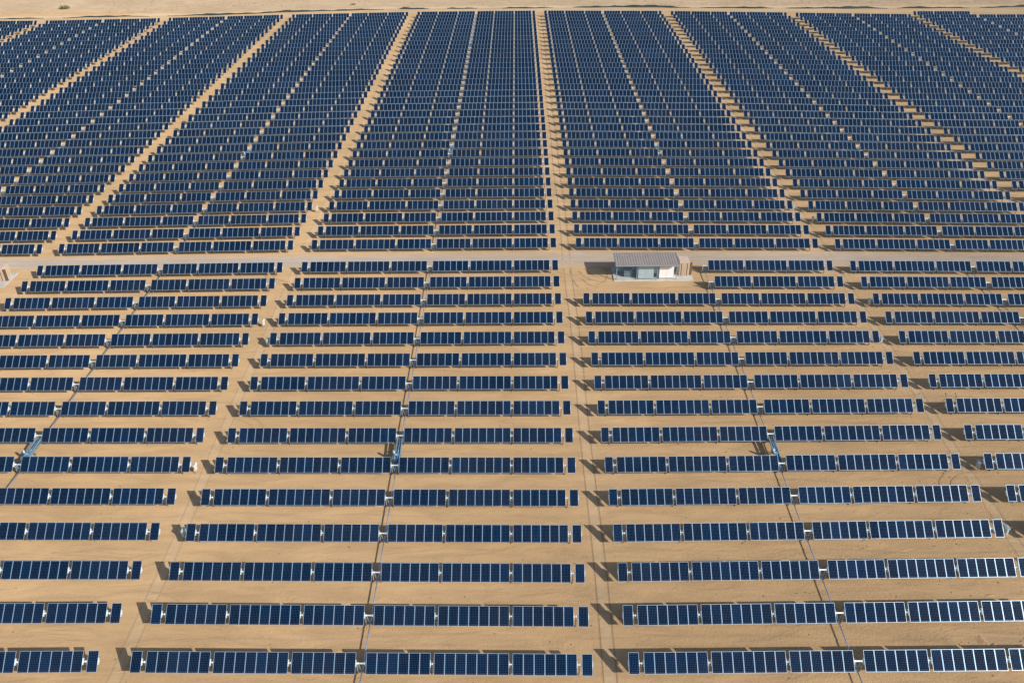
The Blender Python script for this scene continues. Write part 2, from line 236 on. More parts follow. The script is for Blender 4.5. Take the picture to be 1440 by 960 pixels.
# ------------------------------------------------------------------ mesh helpers
class MB:
    """collects shapes with material slots and makes one mesh"""
    def __init__(self): self.bm = bmesh.new(); self.mats = []; self.uv = self.bm.loops.layers.uv.new('UVMap')
    def mi(self, m):
        if m not in self.mats: self.mats.append(m)
        return self.mats.index(m)
    def box(self, c, s, m, rx=0, rz=0, bev=0, ry=0):
        geo = bmesh.ops.create_cube(self.bm, size=1); vs = geo['verts']
        M = Matrix.Translation(c) @ Matrix.Rotation(rz, 4, 'Z') @ Matrix.Rotation(ry, 4, 'Y') @ Matrix.Rotation(rx, 4, 'X') @ Matrix.Diagonal((*s, 1))
        bmesh.ops.transform(self.bm, matrix=M, verts=vs)
        fs = {f for v in vs for f in v.link_faces}
        k = self.mi(m)
        for f in fs: f.material_index = k
        if bev:
            es = list({e for f in fs for e in f.edges})
            r = bmesh.ops.bevel(self.bm, geom=es, offset=bev, segments=1, affect='EDGES')
            for f in r['faces']: f.material_index = k
        return fs
    def bar(self, a, b, w, h, m):
        a = Vector(a); b = Vector(b); d = b - a; ln = d.length; z = d.normalized()
        up = Vector((0, 0, 1)) if abs(z.z) < .95 else Vector((0, 1, 0))
        x = up.cross(z).normalized(); y = z.cross(x)
        M = Matrix((x, y, z)).transposed().to_4x4(); M.translation = (a + b) / 2
        geo = bmesh.ops.create_cube(self.bm, size=1)
        bmesh.ops.transform(self.bm, matrix=M @ Matrix.Diagonal((w, h, ln, 1)), verts=geo['verts'])
        k = self.mi(m)
        for f in {f for v in geo['verts'] for f in v.link_faces}: f.material_index = k
    def tube(self, a, b, r, m, n=10, r2=None):
        a = Vector(a); b = Vector(b); d = b - a
        geo = bmesh.ops.create_cone(self.bm, cap_ends=True, segments=n, radius1=r, radius2=r if r2 is None else r2, depth=d.length)
        M = d.to_track_quat('Z', 'Y').to_matrix().to_4x4(); M.translation = (a + b) / 2
        bmesh.ops.transform(self.bm, matrix=M, verts=geo['verts'])
        k = self.mi(m)
        for f in {f for v in geo['verts'] for f in v.link_faces}:
            f.material_index = k; f.smooth = len(f.verts) == 4
    def mesh(self, name):
        me = bpy.data.meshes.new(name); self.bm.to_mesh(me); self.bm.free()
        for m in self.mats: me.materials.append(m)
        return me
def link(name, data, parent=None, loc=None):
    o = bpy.data.objects.new(name, data); col.objects.link(o)
    if parent: o.parent = parent
    if loc is not None: o.location = loc
    return o
def part(name, mb, parent, label=None):
    o = link(name, mb.mesh(name), parent)
    if label: o['label'] = label
    return o
def thing(name, label, cat, loc=(0, 0, 0), rz=0, group=None):
    o = link(name, None, None, loc); o.rotation_euler = (0, 0, rz); o.empty_display_size = .3
    o['label'] = label; o['category'] = cat
    if group: o['group'] = group
    return o
def tag(o, label, cat, group=None):
    o['label'] = label; o['category'] = cat
    if group: o['group'] = group
    return o
def structure(name, mesh, loc=None):
    o = link(name, mesh, None, loc); o['kind'] = 'structure'; return o
def copy_tree(src, parent=None):
    c = src.copy(); col.objects.link(c)
    if parent: c.parent = parent
    for ch in KIDS.get(src.name, ()): copy_tree(ch, c)
    return c
KIDS = {}
def remember(root):
    KIDS[root.name] = list(root.children)
    for c in root.children: remember(c)

# ------------------------------------------------------------------ ground
def hills(x, y):
    """the desert beyond the fence rolls gently; the field itself is graded flat"""
    t = min(1, max(0, (y - 312) / 40.)) + min(1, max(0, (abs(x) - 330) / 80.)) + min(1, max(0, (-75 - y) / 60.))
    t = min(1, t)
    return t * (1.3 * math.sin(x * .031 + 1.3 * math.sin(y * .021)) + .9 * math.sin(y * .057 + x * .017) + .5 * math.sin(x * .11 + y * .07) - .2)
xs = [-4000, -2500, -1500, -1000, -700, -500] + [-400 + 8 * i for i in range(101)] + [500, 700, 1000, 1500, 2500, 4000]
ys = [-4000, -2000, -1000, -500, -300, -200, -130, -100, -75] + [-60 + 20 * i for i in range(18)] + [304 + 5 * i for i in range(24)] + [440, 480, 540, 620, 800, 1100, 1600, 2400, 4000]
bm = bmesh.new(); grid = [[bm.verts.new((x, y, hills(x, y))) for x in xs] for y in ys]
for j in range(len(ys) - 1):
    for i in range(len(xs) - 1):
        f = bm.faces.new((grid[j][i], grid[j][i + 1], grid[j + 1][i + 1], grid[j + 1][i])); f.smooth = True
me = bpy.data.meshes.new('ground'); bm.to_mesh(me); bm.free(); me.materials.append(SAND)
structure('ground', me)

RIBN = [0]
def ribbon(name, pts, width, mat, z=.004, jit=0., step=None):
    """a strip laid on the sand; UV v runs across it so that its edges break up"""
    if name in ('tyre_mark', 'wheel_rut'): z += .0003 * RIBN[0]; RIBN[0] += 1      # no two crossing marks share a level
    bm = bmesh.new(); uv = bm.loops.layers.uv.new('UVMap'); P = [Vector((p[0], p[1])) for p in pts]; W = [p[2] if len(p) > 2 else width for p in pts]
    if step:
        Q, V = [], []
        for i in range(len(P) - 1):
            n = max(1, int((P[i + 1] - P[i]).length / step))
            for k in range(n): Q.append(P[i].lerp(P[i + 1], k / n)); V.append(W[i] + (W[i + 1] - W[i]) * k / n)
        Q.append(P[-1]); V.append(W[-1]); P, W = Q, V
    rowsv = []
    ln = 0
    for i, p in enumerate(P):
        t = (P[min(i + 1, len(P) - 1)] - P[max(i - 1, 0)]).normalized(); nn = Vector((-t.y, t.x))
        w = W[i] * (1 + random.uniform(-jit, jit)); o = random.uniform(-jit, jit) * W[i] * .3
        a = p + nn * (o - w / 2); b = p + nn * (o + w / 2)
        if i: ln += (P[i] - P[i - 1]).length
        rowsv.append((bm.verts.new((a.x, a.y, z)), bm.verts.new((b.x, b.y, z)), ln))
    for i in range(len(rowsv) - 1):
        a, b, l0 = rowsv[i]; c, d, l1 = rowsv[i + 1]
        f = bm.faces.new((a, c, d, b))
        for lp in f.loops: lp[uv].uv = ((l0 if lp.vert in (a, b) else l1), 0. if lp.vert in (a, c) else 1.)
        f.normal_update()
        if f.normal.z < 0: f.normal_flip()
    me = bpy.data.meshes.new(name); bm.to_mesh(me); bm.free(); me.materials.append(mat)
    return structure(name, me)
# the gravel road that splits the field
ribbon('gravel_road', [(-330, 85.4), (-100, 86.6, 6.6), (-50, 87.0, 7.2), (0, 87.5, 7.6), (26, 87.3, 7.4), (55, 87.0, 7.0), (85, 86.6, 6.6), (330, 85.6)], 6.6, ROADM, .013, .05, 3.)
for off in (-.85, .85):                       # twin wheel paths worn into the gravel
    ribbon('wheel_path', [(-330, 85.4 + off), (-100, 86.6 + off), (-50, 87.0 + off), (0, 87.5 + off), (26, 87.3 + off), (55, 87.0 + off), (85, 86.6 + off), (330, 85.6 + off)], .55, PATHM, .018, .12, 2.)
# the pale perimeter track between the last rows and the windbreak
ribbon('perimeter_track', [(-330, 284), (-205, 288.5), (-146, 293.5), (-110, 297), (-60, 302), (0, 304.0), (50, 303.5), (100, 300.5), (150, 297.5), (200, 298), (330, 300)], 5.0, SERVM, .006, .08, 6.)

# ------------------------------------------------------------------ tracker row prototype
W6, W7, PW = 6.06, 7.07, 1.01
bank_sizes = [1, 6, 7, 6, 6, 7, 6, 1]; gaps = [.44, .33, .33, .97, .33, .33, .44]
x = -43.57 / 2; BANKS = []                       # (first panel left edge, count)
for i, n in enumerate(bank_sizes):
    BANKS.append((x, n)); x += n * PW
    if i < 7: x += gaps[i]
GAPC = [(BANKS[i][0] + BANKS[i][1] * PW + gaps[i] / 2) for i in range(7)]
PL = 1.93
def add_panel(mb, cx):
    w, h, t = .99, PL, .04
    X = Vector((1, 0, 0)); C = Vector((cx, 0, AXIS))
    def P(a, b, c): return mb.bm.verts.new(C + X * a + ALONG * b + NRM * c)
    fw = .032; k_f = mb.mi(FRAME); k_g = mb.mi(PV); k_b = mb.mi(BACK)
    o = [P(-w / 2, -h / 2, 0), P(w / 2, -h / 2, 0), P(w / 2, h / 2, 0), P(-w / 2, h / 2, 0)]
    i = [P(-w / 2 + fw, -h / 2 + fw, 0), P(w / 2 - fw, -h / 2 + fw, 0), P(w / 2 - fw, h / 2 - fw, 0), P(-w / 2 + fw, h / 2 - fw, 0)]
    g = [P(-w / 2 + fw, -h / 2 + fw, -.004), P(w / 2 - fw, -h / 2 + fw, -.004), P(w / 2 - fw, h / 2 - fw, -.004), P(-w / 2 + fw, h / 2 - fw, -.004)]
    d = [P(-w / 2, -h / 2, -t), P(w / 2, -h / 2, -t), P(w / 2, h / 2, -t), P(-w / 2, h / 2, -t)]
    for q in range(4):
        r = (q + 1) % 4
        for vs, k in (((o[q], o[r], i[r], i[q]), k_f), ((i[q], i[r], g[r], g[q]), k_f), ((o[r], o[q], d[q], d[r]), k_f)):
            mb.bm.faces.new(vs).material_index = k
    f = mb.bm.faces.new(g); f.material_index = k_g
    for lp, c in zip(f.loops, ((0, 0), (1, 0), (1, 1), (0, 1))): lp[mb.uv].uv = c
    mb.bm.faces.new(d[::-1]).material_index = k_b
    for sd in (-1, 1):                                   # short galvanised purlin under each long edge
        c = C + X * (sd * (w / 2 - .017)) - NRM * .098
        mb.box(c, (.05, .66, .112), GALV, rx=TILT)
def bank_mesh(n):
    mb = MB()
    for k in range(n): add_panel(mb, (k - (n - 1) / 2) * PW)
    return mb.mesh('panel_bank')
ONE = bank_mesh(1); ONE.name = 'solar_panel'; SIX = bank_mesh(6); SEVEN = bank_mesh(7)
TUBEC = Vector((0, 0, AXIS)) - NRM * .22
def tube_mesh(x0, x1, banks):
    """square torque tube along the row"""
    mb = MB(); mb.box(((x0 + x1) / 2, TUBEC.y, TUBEC.z), (x1 - x0, .13, .13), GALV, rx=TILT, bev=.012)
    for bx, n in banks:                                # saddle clamps at both ends of every bank
        for px in (bx - .015, bx + n * PW + .005):
            mb.box(Vector((px, 0, AXIS)) - NRM * .155, (.035, .60, .24), GALV, rx=TILT)
    return mb.mesh('torque_tube')
def post_mesh(cx, tall=True):
    """driven I-section post with the white bearing housing on top"""
    mb = MB(); z1 = TUBEC.z - .09
    mb.box((cx, TUBEC.y, z1 / 2), (.014, .14, z1), POSTM)
    for s in (-1, 1): mb.box((cx, TUBEC.y + s * .075, z1 / 2), (.10, .012, z1), POSTM)
    mb.box((cx, TUBEC.y, TUBEC.z), (.07, .22, .24), POSTM, rx=TILT, bev=.03)
    mb.tube((cx - .06, TUBEC.y, TUBEC.z), (cx + .06, TUBEC.y, TUBEC.z), .11, GALV, 12)
    return mb.mesh('post')
def arm_mesh():
    """V shaped torque arm that reaches down to the drive pipe"""
    mb = MB(); t = TUBEC; lo = Vector((0, t.y - .12, .52))
    for s in (-1, 1):
        mb.bar((s * .30, t.y, t.z - .05), (s * .05, lo.y, lo.z), .07, .09, ACTL)
        mb.box((s * .30, t.y, t.z), (.09, .2, .2), GALV, rx=TILT, bev=.01)
    mb.box((0, lo.y, lo.z), (.2, .2, .14), ACT, bev=.02)
    return mb.mesh('torque_arm')
X0, X1 = BANKS[0][0], BANKS[-1][0] + PW
T_FULL = tube_mesh(X0 - .06, X1 + .06, BANKS); T_RIGHT = tube_mesh(-.62, X1 + .06, BANKS[4:]); T_LEFT = tube_mesh(X0 - .06, .62, BANKS[:4])
POSTS = [post_mesh(0)]; ARM = arm_mesh()
post_x = [GAPC[0], GAPC[1], GAPC[2], -.42, .42, GAPC[4], GAPC[5], GAPC[6]]

ORD = ['', 'first', 'second', 'third', 'fourth', 'fifth', 'sixth', 'seventh', 'eighth', 'ninth', 'tenth', 'eleventh', 'twelfth', 'thirteenth', 'fourteenth', 'fifteenth', 'sixteenth', 'seventeenth', 'eighteenth', 'nineteenth', 'twentieth']
def ordinal(n):
    if n <= 20: return ORD[n]
    return ('thirtieth' if n == 30 else ('thirty-' if n > 30 else 'twenty-') + ORD[n % 10])
BLK = {-4: 'fourth block left of the first', -3: 'third block left of', -2: 'second'}
def block_words(b):
    if b == 0: return 'block just left of centre aisle'
    if b == 1: return 'block just right of centre aisle'
    k = {-1: 'second', -2: 'third', -3: 'fourth', -4: 'fifth', 2: 'second', 3: 'third', 4: 'fourth'}[b]
    return k + ' block ' + ('left' if b < 0 else 'right') + ' of centre aisle'
def row_label(b, r):
    if r == 50: return 'short half-length panel row standing alone behind the last rows at far right'
    if b == 1 and r in (13, 14):
        return 'half-length panel row beside the equipment canopy, ' + ('touching the road' if r == 14 else 'second from the road')
    if r <= 14: return ordinal(15 - r) + ' panel row in front of the gravel road, ' + block_words(b)
    return ordinal(r - 14) + ' panel row behind the gravel road, ' + block_words(b)

def build_row(b, r):
    cx, cy, yaw, sc = ROWMAP[(b, r)]
    right = (b == 1 and r in (13, 14)); left = (r == 50)
    root = thing('solar_tracker_row', row_label(b, r), 'solar panels', (cx, cy, 0), yaw,
                 'rows of tilted solar panels in front of the road' if r <= 14 else 'rows of tilted solar panels behind the road')
    root.scale = (sc, 1, 1)
    bk = BANKS[4:] if right else (BANKS[:4] if left else BANKS)
    for bx, n in bk:
        if r <= 32:
            for k in range(n): link('solar_panel', ONE, root, (bx + (k + .5) * PW, random.uniform(-.004, .004), 0))
        else:
            link('panel_bank' if n > 1 else 'solar_panel', {1: ONE, 6: SIX, 7: SEVEN}[n], root, (bx + n * PW / 2, 0, 0))
    link('torque_tube', T_RIGHT if right else (T_LEFT if left else T_FULL), root)
    for px in post_x:
        if (right and px < -.5) or (left and px > .5): continue
        link('post', POSTS[0], root, (px, 0, 0))
    link('torque_arm', ARM, root)
    return root
for (b, r) in ROWMAP: build_row(b, r)

# ------------------------------------------------------------------ drive pipes (one per block and per group of linked rows)
def centre(b, r):
    if (b, r) in ROWMAP: return ROWMAP[(b, r)][:2]
    ks = [k for k in ROWMAP if k[0] == b]
    n = min(ks, key=lambda k: abs(k[1] - r)); c = ROWMAP[n]
    return (c[0], c[1] + (r - n[1]) * 5.7)
pipe_words = {-4: 'far left', -3: 'fourth left', -2: 'third left', -1: 'second left', 0: 'first left', 1: 'first right', 2: 'second right', 3: 'third right', 4: 'fourth right'}
for b, r0, r1, where in [(-1, 0, 14, 'in front of the road'), (0, -1, 14, 'in front of the road'), (1, -1, 14, 'in front of the road'), (2, 8, 14, 'in front of the road'),
                         (-2, 15, 32, 'just behind the road'), (-1, 15, 32, 'just behind the road'), (0, 15, 32, 'just behind the road'), (1, 15, 32, 'just behind the road'), (2, 15, 32, 'just behind the road'), (3, 24, 32, 'just behind the road'),
                         (-3, 33, 49, 'in the far rows'), (-2, 33, 49, 'in the far rows'), (-1, 33, 49, 'in the far rows'), (0, 33, 49, 'in the far rows'), (1, 33, 49, 'in the far rows'), (2, 33, 49, 'in the far rows'), (3, 33, 49, 'in the far rows'), (4, 40, 49, 'in the far rows')]:
    mb = MB(); pts = [(*centre(b, r), 0) for r in range(r0, r1 + 1)]
    for i in range(len(pts) - 1):
        a, c = pts[i], pts[i + 1]
        mb.tube((a[0], a[1] - .02, .50), (c[0], c[1] - .02, .50), .06, PIPE, 8)
        mb.tube((a[0], a[1] - .25, .50), (a[0], a[1] + .2, .50), .085, PIPE, 8)
    o = link('drive_pipe', mb.mesh('drive_pipe'))
    tag(o, 'thin steel drive pipe ' + where + ', ' + pipe_words[b] + ' block from centre aisle', 'pipe', 'drive pipes under the panel rows')

# ------------------------------------------------------------------ drive actuators
def make_actuator(b, r, label):
    """screw jack frame spanning from row r (front) to row r+1 (behind) beside the drive pipe"""
    (xa, ya), (xb, yb) = centre(b, r), centre(b, r + 1)
    root = thing('drive_actuator', label, 'actuator', (xa, ya, 0), math.atan2(-(xb - xa), yb - ya), 'screw actuators between the drive rows')
    ln = math.hypot(xb - xa, yb - ya)
    for s, mt, wd in ((-.30, ACTL, .13), (.28, ACTL, .11)):
        mb = MB(); mb.bar((s, .22, 1.02 - (0 if s < 0 else .1)), (s * 1.05, ln - .15, 1.22), wd, .20, mt)
        part('beam', mb, root)
    mb = MB(); mb.tube((-.02, .1, .98), (-.02, ln * .52, 1.05), .085, ACT, 12); mb.tube((-.02, ln * .5, 1.05), (-.02, ln - .2, 1.12), .05, ACTL, 10)
    part('screw_jack', mb, root)
    mb = MB(); mb.box((-.02, ln * .45, 1.02), (.34, .5, .34), ACT, bev=.04); mb.tube((-.02, ln * .45, 1.1), (-.5, ln * .45, 1.18), .11, ACTL, 12)
    part('gearbox', mb, root)
    mb = MB(); mb.tube((-.45, ln * .45, 1.18), (-.45, ln * .45 + .02, 1.62), .17, ACTL, 14); mb.tube((-.45, ln * .45 + .02, 1.62), (-.45, ln * .45 + .02, 1.72), .12, BOXG, 14)
    part('motor', mb, root)
    mb = MB(); mb.box((-.28, ln * .27, 1.2), (.26, .5, .24), BOXG, bev=.03)
    c = part('control_box', mb, root)
    mb = MB(); mb.tube((-.28, ln * .2, 1.3), (-.28, ln * .2, 1.95), .012, DARK, 6)
    part('antenna', mb, c)
    for yy in (ln * .18, ln * .62):
        mb = MB(); mb.box((-.3, yy, .5), (.12, .12, 1.0), POSTM); mb.box((.28, yy, .47), (.12, .12, .94), POSTM); mb.box((0, yy, .95), (.7, .1, .1), POSTM)
        part('leg', mb, root)
    mb = MB(); mb.box((0, ln * .48, .86), (.56, ln * .84, .06), TEAL)
    part('base_tray', mb, root)
    return root
for b, lab in ((-1, 'leftmost'), (0, 'in block left of centre aisle,'), (1, 'in block right of centre aisle,')):
    make_actuator(b, 5, ('leftmost of the near screw actuators, between panel rows' if b == -1 else 'near screw actuator with motor, ' + lab + ' beside drive pipe'))
make_actuator(0, 23, 'small screw actuator behind the road, in block left of centre aisle')
make_actuator(1, 23, 'small screw actuator behind the road, in block right of centre aisle')
make_actuator(-1, 23, 'small screw actuator behind the road, in second block left of centre aisle')
make_actuator(2, 23, 'small screw actuator behind the road, in second block right of centre aisle')
make_actuator(0, 41, 'tiny screw actuator among far rows, in block left of centre aisle')

# ------------------------------------------------------------------ combiner boxes in the aisles
def make_combiner(loc, rz, label, pale, lean=0):
    root = thing('combiner_box', label, 'electrical box', loc, rz, 'electrical boxes on posts in the aisles')
    root.scale = (.85, .85, .9); m = BOXW if pale else BOXG
    mb = MB(); mb.box((0, 0, .95), (.26, .72, .88), m, bev=.02); part('enclosure', mb, root)
    mb = MB(); mb.box((-.10, 0, 1.43), (.34, .84, .03), m, ry=R(-20)); mb.box((.145, 0, 1.41), (.20, .84, .03), m, ry=R(32)); part('sun_hood', mb, root)
    mb = MB(); mb.box((.137, 0, .95), (.012, .62, .76), m, bev=.004)
    d = part('door', mb, root)
    mb = MB(); mb.box((.155, .24, .95), (.02, .03, .12), DARK); part('handle', mb, d)
    for s in (-.26, .26):
        mb = MB(); mb.box((-.05, s, .26), (.07, .07, .52), POSTM); part('leg', mb, root)
    return root
boxes = [((-48.23, 29.3, 0), 0, 1, 'white electrical box in left aisle, closest to the camera of the white ones'),
         ((-46.10, 18.1, 0), 180, 0, 'blue-grey electrical box against the left end of the fourth row from the bottom'),
         ((-48.41, 64.1, 0), 0, 1, 'white electrical box in left aisle, fourth panel row in front of the road'),
         ((-46.40, 58.3, 0), 180, 0, 'blue-grey electrical box in left aisle, fifth panel row in front of the road'),
         ((47.76, 29.4, 0), 0, 0, 'blue-grey electrical box standing in panel shadow, right aisle near the actuator rows'),
         ((45.75, 18.1, 0), 0, 0, 'pale electrical box peeking out behind the right end panel, nearest in the right aisle'),
         ((-48.74, 108.9, 0), 0, 1, 'white electrical box in left aisle behind the gravel road'),
         ((48.38, 69.9, 0), 0, 0, 'blue-grey electrical box in right aisle, third panel row in front of the road'),
         ((46.2, 58.4, 0), 0, 0, 'blue-grey electrical box in right aisle, fifth panel row in front of the road'),
         ((46.53, 108.4, 0), 0, 0, 'small electrical box in right aisle behind the road, touching a panel row end'),
         ((48.66, 102.5, 0), 0, 0, 'small electrical box in right aisle behind the road, on bare sand')]
for loc, a, pale, lab in boxes: make_combiner(loc, R(a), lab, pale)

# ------------------------------------------------------------------ equipment station by the road
mb = MB(); mb.box((14.78, 81.42, .06), (13.65, 5.1, .16), CONC, bev=.02)
tag(link('concrete_slab', mb.mesh('concrete_slab')), 'long concrete slab under the roofed equipment beside the gravel road', 'slab')
can = thing('equipment_canopy', 'open metal canopy with ribbed taupe roof over electrical cabinets', 'canopy', (13.5, 80.5, .14))
mb = MB(); zf, zb = 3.28, 3.48; rx = math.atan2(zb - zf, 4.3)
mb.box((-.02, -.0 + .02, (zf + zb) / 2 - .14), (10.75, 4.42, .05), ROOFM, rx=rx)
for k in range(25): mb.box((-5.3 + k * .44, .02, (zf + zb) / 2 - .14 + .06), (.06, 4.42, .045), ROOFM, rx=rx)
part('roof', mb, can)
mb = MB()
for yy, z in ((-2.21, zf - .19), (2.25, zb - .19)): mb.box((-.02, yy, z), (10.85, .05, .2), STEEL)
for s in (-1, 1): mb.box((-.02 + s * 5.4, .02, (zf + zb) / 2 - .19), (.05, 4.4, .2), STEEL, rx=rx)
part('fascia', mb, can)
for px in (-5.1, -1.62, 1.85, 5.15):
    for py in (-1.25, 1.5):
        mb = MB(); h = zf - .34 + (py + 1) * .06; mb.box((px, py, h / 2), (.11, .11, h), STEEL); mb.box((px, py, .012), (.26, .26, .024), STEEL)
        part('column', mb, can)
mb = MB()
for px in (-5.1, -1.62, 1.85, 5.15): mb.bar((px, -2.1, zf - .29), (px, 2.1, zb - .25), .09, .12, STEEL)
part('rafters', mb, can)

tr = thing('transformer', 'blue-grey finned transformer on the open left side under the canopy', 'transformer', (10.45, 80.85, .14))
mb = MB(); mb.box((0, 0, .85), (1.3, 1.1, 1.5), ACT, bev=.03); part('tank', mb, tr)
mb = MB()
for k in range(9): mb.box((-.56 + k * .14, -.72, .85), (.03, .32, 1.2), BOXG)
mb.box((0, -.72, .62), (1.25, .04, .05), WHITE); mb.box((0, -.72, 1.1), (1.25, .04, .05), WHITE)
part('cooling_fins', mb, tr)
mb = MB(); mb.tube((-.65, .1, 1.95), (.65, .1, 1.95), .2, BOXG, 16); mb.box((.3, .1, 1.68), (.08, .2, .25), BOXG); mb.box((-.3, .1, 1.68), (.08, .2, .25), BOXG)
part('oil_tank', mb, tr)
for s in (-.35, 0, .35):
    mb = MB(); mb.tube((s, -.3, 1.6), (s, -.3, 2.0), .06, WHITE, 10); mb.tube((s, -.3, 1.75), (s, -.3, 1.79), .1, WHITE, 10); part('bushing', mb, tr)
sw = thing('switch_cabinet', 'dark switch cabinet in the shade at back left under the canopy', 'cabinet', (9.0, 82.2, .14))
mb = MB(); mb.box((0, 0, .95), (1.0, .7, 1.9), ACT, bev=.02); part('body', mb, sw)
mb = MB(); mb.box((0, -.365, .95), (.9, .03, 1.7), CABG, bev=.006); part('door', mb, sw)
def cabinet(name, label, x0, x1, y0, depth, h, m, cols, handles):
    r_ = thing(name, label, 'cabinet', ((x0 + x1) / 2, y0 + depth / 2, .14)); w = x1 - x0
    mb = MB(); mb.box((0, 0, h / 2 + .06), (w, depth, h - .12), m, bev=.02); mb.box((0, 0, .05), (w - .1, depth - .1, .10), DARK); part('body', mb, r_)
    mb = MB(); mb.box((0, 0, h + .02), (w + .1, depth + .1, .045), m, bev=.008); part('top_cover', mb, r_)
    for k in range(cols):
        dw = w / cols; mb = MB(); mb.box((-w / 2 + dw * (k + .5), -depth / 2 - .014, h / 2 + .04), (dw - .035, .022, h - .26), m, bev=.006); d = part('door', mb, r_)
        if handles:
            mb = MB(); mb.box((-w / 2 + dw * (k + .5) + (-1) ** k * dw * .0, -depth / 2 - .045, h * .52), (.16, .03, .09), WHITE, bev=.006); part('handle', mb, d)
    return r_
cabinet('inverter_cabinet', 'grey-green two-door inverter cabinet in the middle under the canopy', 12.1, 14.75, 79.36, 2.0, 2.42, CABG, 2, True)
cabinet('inverter_cabinet', 'bright white cabinet right of the grey one under the canopy', 15.72, 18.2, 79.5, 1.8, 2.25, WHITE, 2, False)
pn = thing('meter_panel', 'narrow pale meter panel between the grey and white cabinets', 'cabinet', (15.18, 80.5, .14))
mb = MB(); mb.box((0, 0, 1.3), (.5, .35, 1.3), BOXG, bev=.02); part('body', mb, pn)
for s in (-.2, .2):
    mb = MB(); mb.box((s, .05, .33), (.06, .06, .66), POSTM); part('leg', mb, pn)

def container(label, x, y, w, d, h):
    r_ = thing('storage_container', label, 'container', (x, y, .14))
    mb = MB(); mb.box((0, 0, h / 2), (w, d, h), TAN, bev=.03)
    for k in range(int(w / .3)): mb.box((-w / 2 + .15 + k * .3, -d / 2 - .018, h / 2), (.12, .036, h - .3), TAN, bev=.01)
    part('body', mb, r_)
    mb = MB(); mb.box((0, 0, h + .016), (w - .06, d - .06, .03), TANL, bev=.008)
    for k in range(6): mb.box((0, -d / 2 + .25 + k * (d - .5) / 5, h + .036), (w - .2, .10, .02), TANL)
    part('roof', mb, r_)
    mb = MB()
    for s in (-.28, .28): mb.box((s * w, -d / 2 - .045, h / 2), (.09, .02, h - .25), BROWN)
    part('door_seals', mb, r_)
    mb = MB(); mb.box((w / 2 + .26, -d / 2 + .2, h / 2), (.5, .07, h - .15), BROWN, rz=R(24), bev=.01);  part('open_door', mb, r_, 'open dark brown container door swung outwards')  # whole door leaf takes the dark brown of the seals
    for k in range(2):
        mb = MB(); mb.tube((w / 2 + .05, -.2 + k * .7, .15), (w / 2 + .05, -.2 + k * .7, h - .15), .025, TANL, 8); part('lock_rod', mb, r_)
    return r_
container('tan storage container with its door open at the right end of the canopy', 20.15, 81.75, 1.75, 2.5, 2.55)
mb = MB(); mb.box((-99.6, 80.3, .06), (6.4, 5.2, .16), CONC, bev=.02)
tag(link('concrete_slab', mb.mesh('concrete_slab')), 'concrete slab cut off by the left edge of the photo', 'slab')
container('faded pink-tan container at the left edge beside the gravel road', -97.8, 80.7, 1.6, 2.3, 2.3)
o = thing('pipe_rack', 'low white cable tray leading from the container to the nearest half row', 'cable tray', (0, 0, 0))
mb = MB(); mb.box((24.0, 83.4, .42), (2.6, .12, .07), GALV); part('tray', mb, o)
for px in (23.0, 25.0):
    mb = MB(); mb.box((px, 83.4, .2), (.07, .07, .4), POSTM); part('leg', mb, o)

# ------------------------------------------------------------------ windbreak fence along the far edge
runs = [([(-182.5, 295.6), (-170, 296.6), (-160, 297.4), (-150, 297.6)], .8),
        ([(-143, 298.0), (-133, 298.6), (-126, 298.9), (-117, 300.2), (-110, 301.6), (-99.4, 303.5), (-88, 304.9), (-74.7, 306.2), (-60.9, 307.6)], 1.0),
        ([(-55, 307.9), (-46.8, 308.1), (-43, 308.1)], 1.1), ([(-36, 308.3), (-24, 308.2)], .9), ([(-14, 307.9), (6, 308.5)], .8),
        ([(14, 308.9), (34.8, 308.9), (48.7, 307.9), (60, 307.0)], 1.3), ([(64, 306.9), (84.5, 305.2), (92, 304.9)], .9),
        ([(97, 304.7), (109, 304.1), (122.8, 303.5), (136, 303.3)], 1.2), ([(140, 303.2), (150.3, 303.2), (167.6, 303.1)], 1.0), ([(172, 303.2), (189.5, 304.2), (203, 305.2)], 1.3),
        ([(-225, 292.5), (-206.3, 294.0), (-190, 295.0)], .6)]
fence_words = ['short sagging run right of the small green bush', 'longest dark run behind the left blocks', 'short run behind the second left block', 'short run behind the left centre block',
               'low run behind the centre aisle', 'tall dark run behind the right centre block', 'low run behind the second right block', 'dark run behind the second and third right blocks',
               'run just behind the single short panel row', 'run at the far right edge', 'low half-buried run at the far left edge']
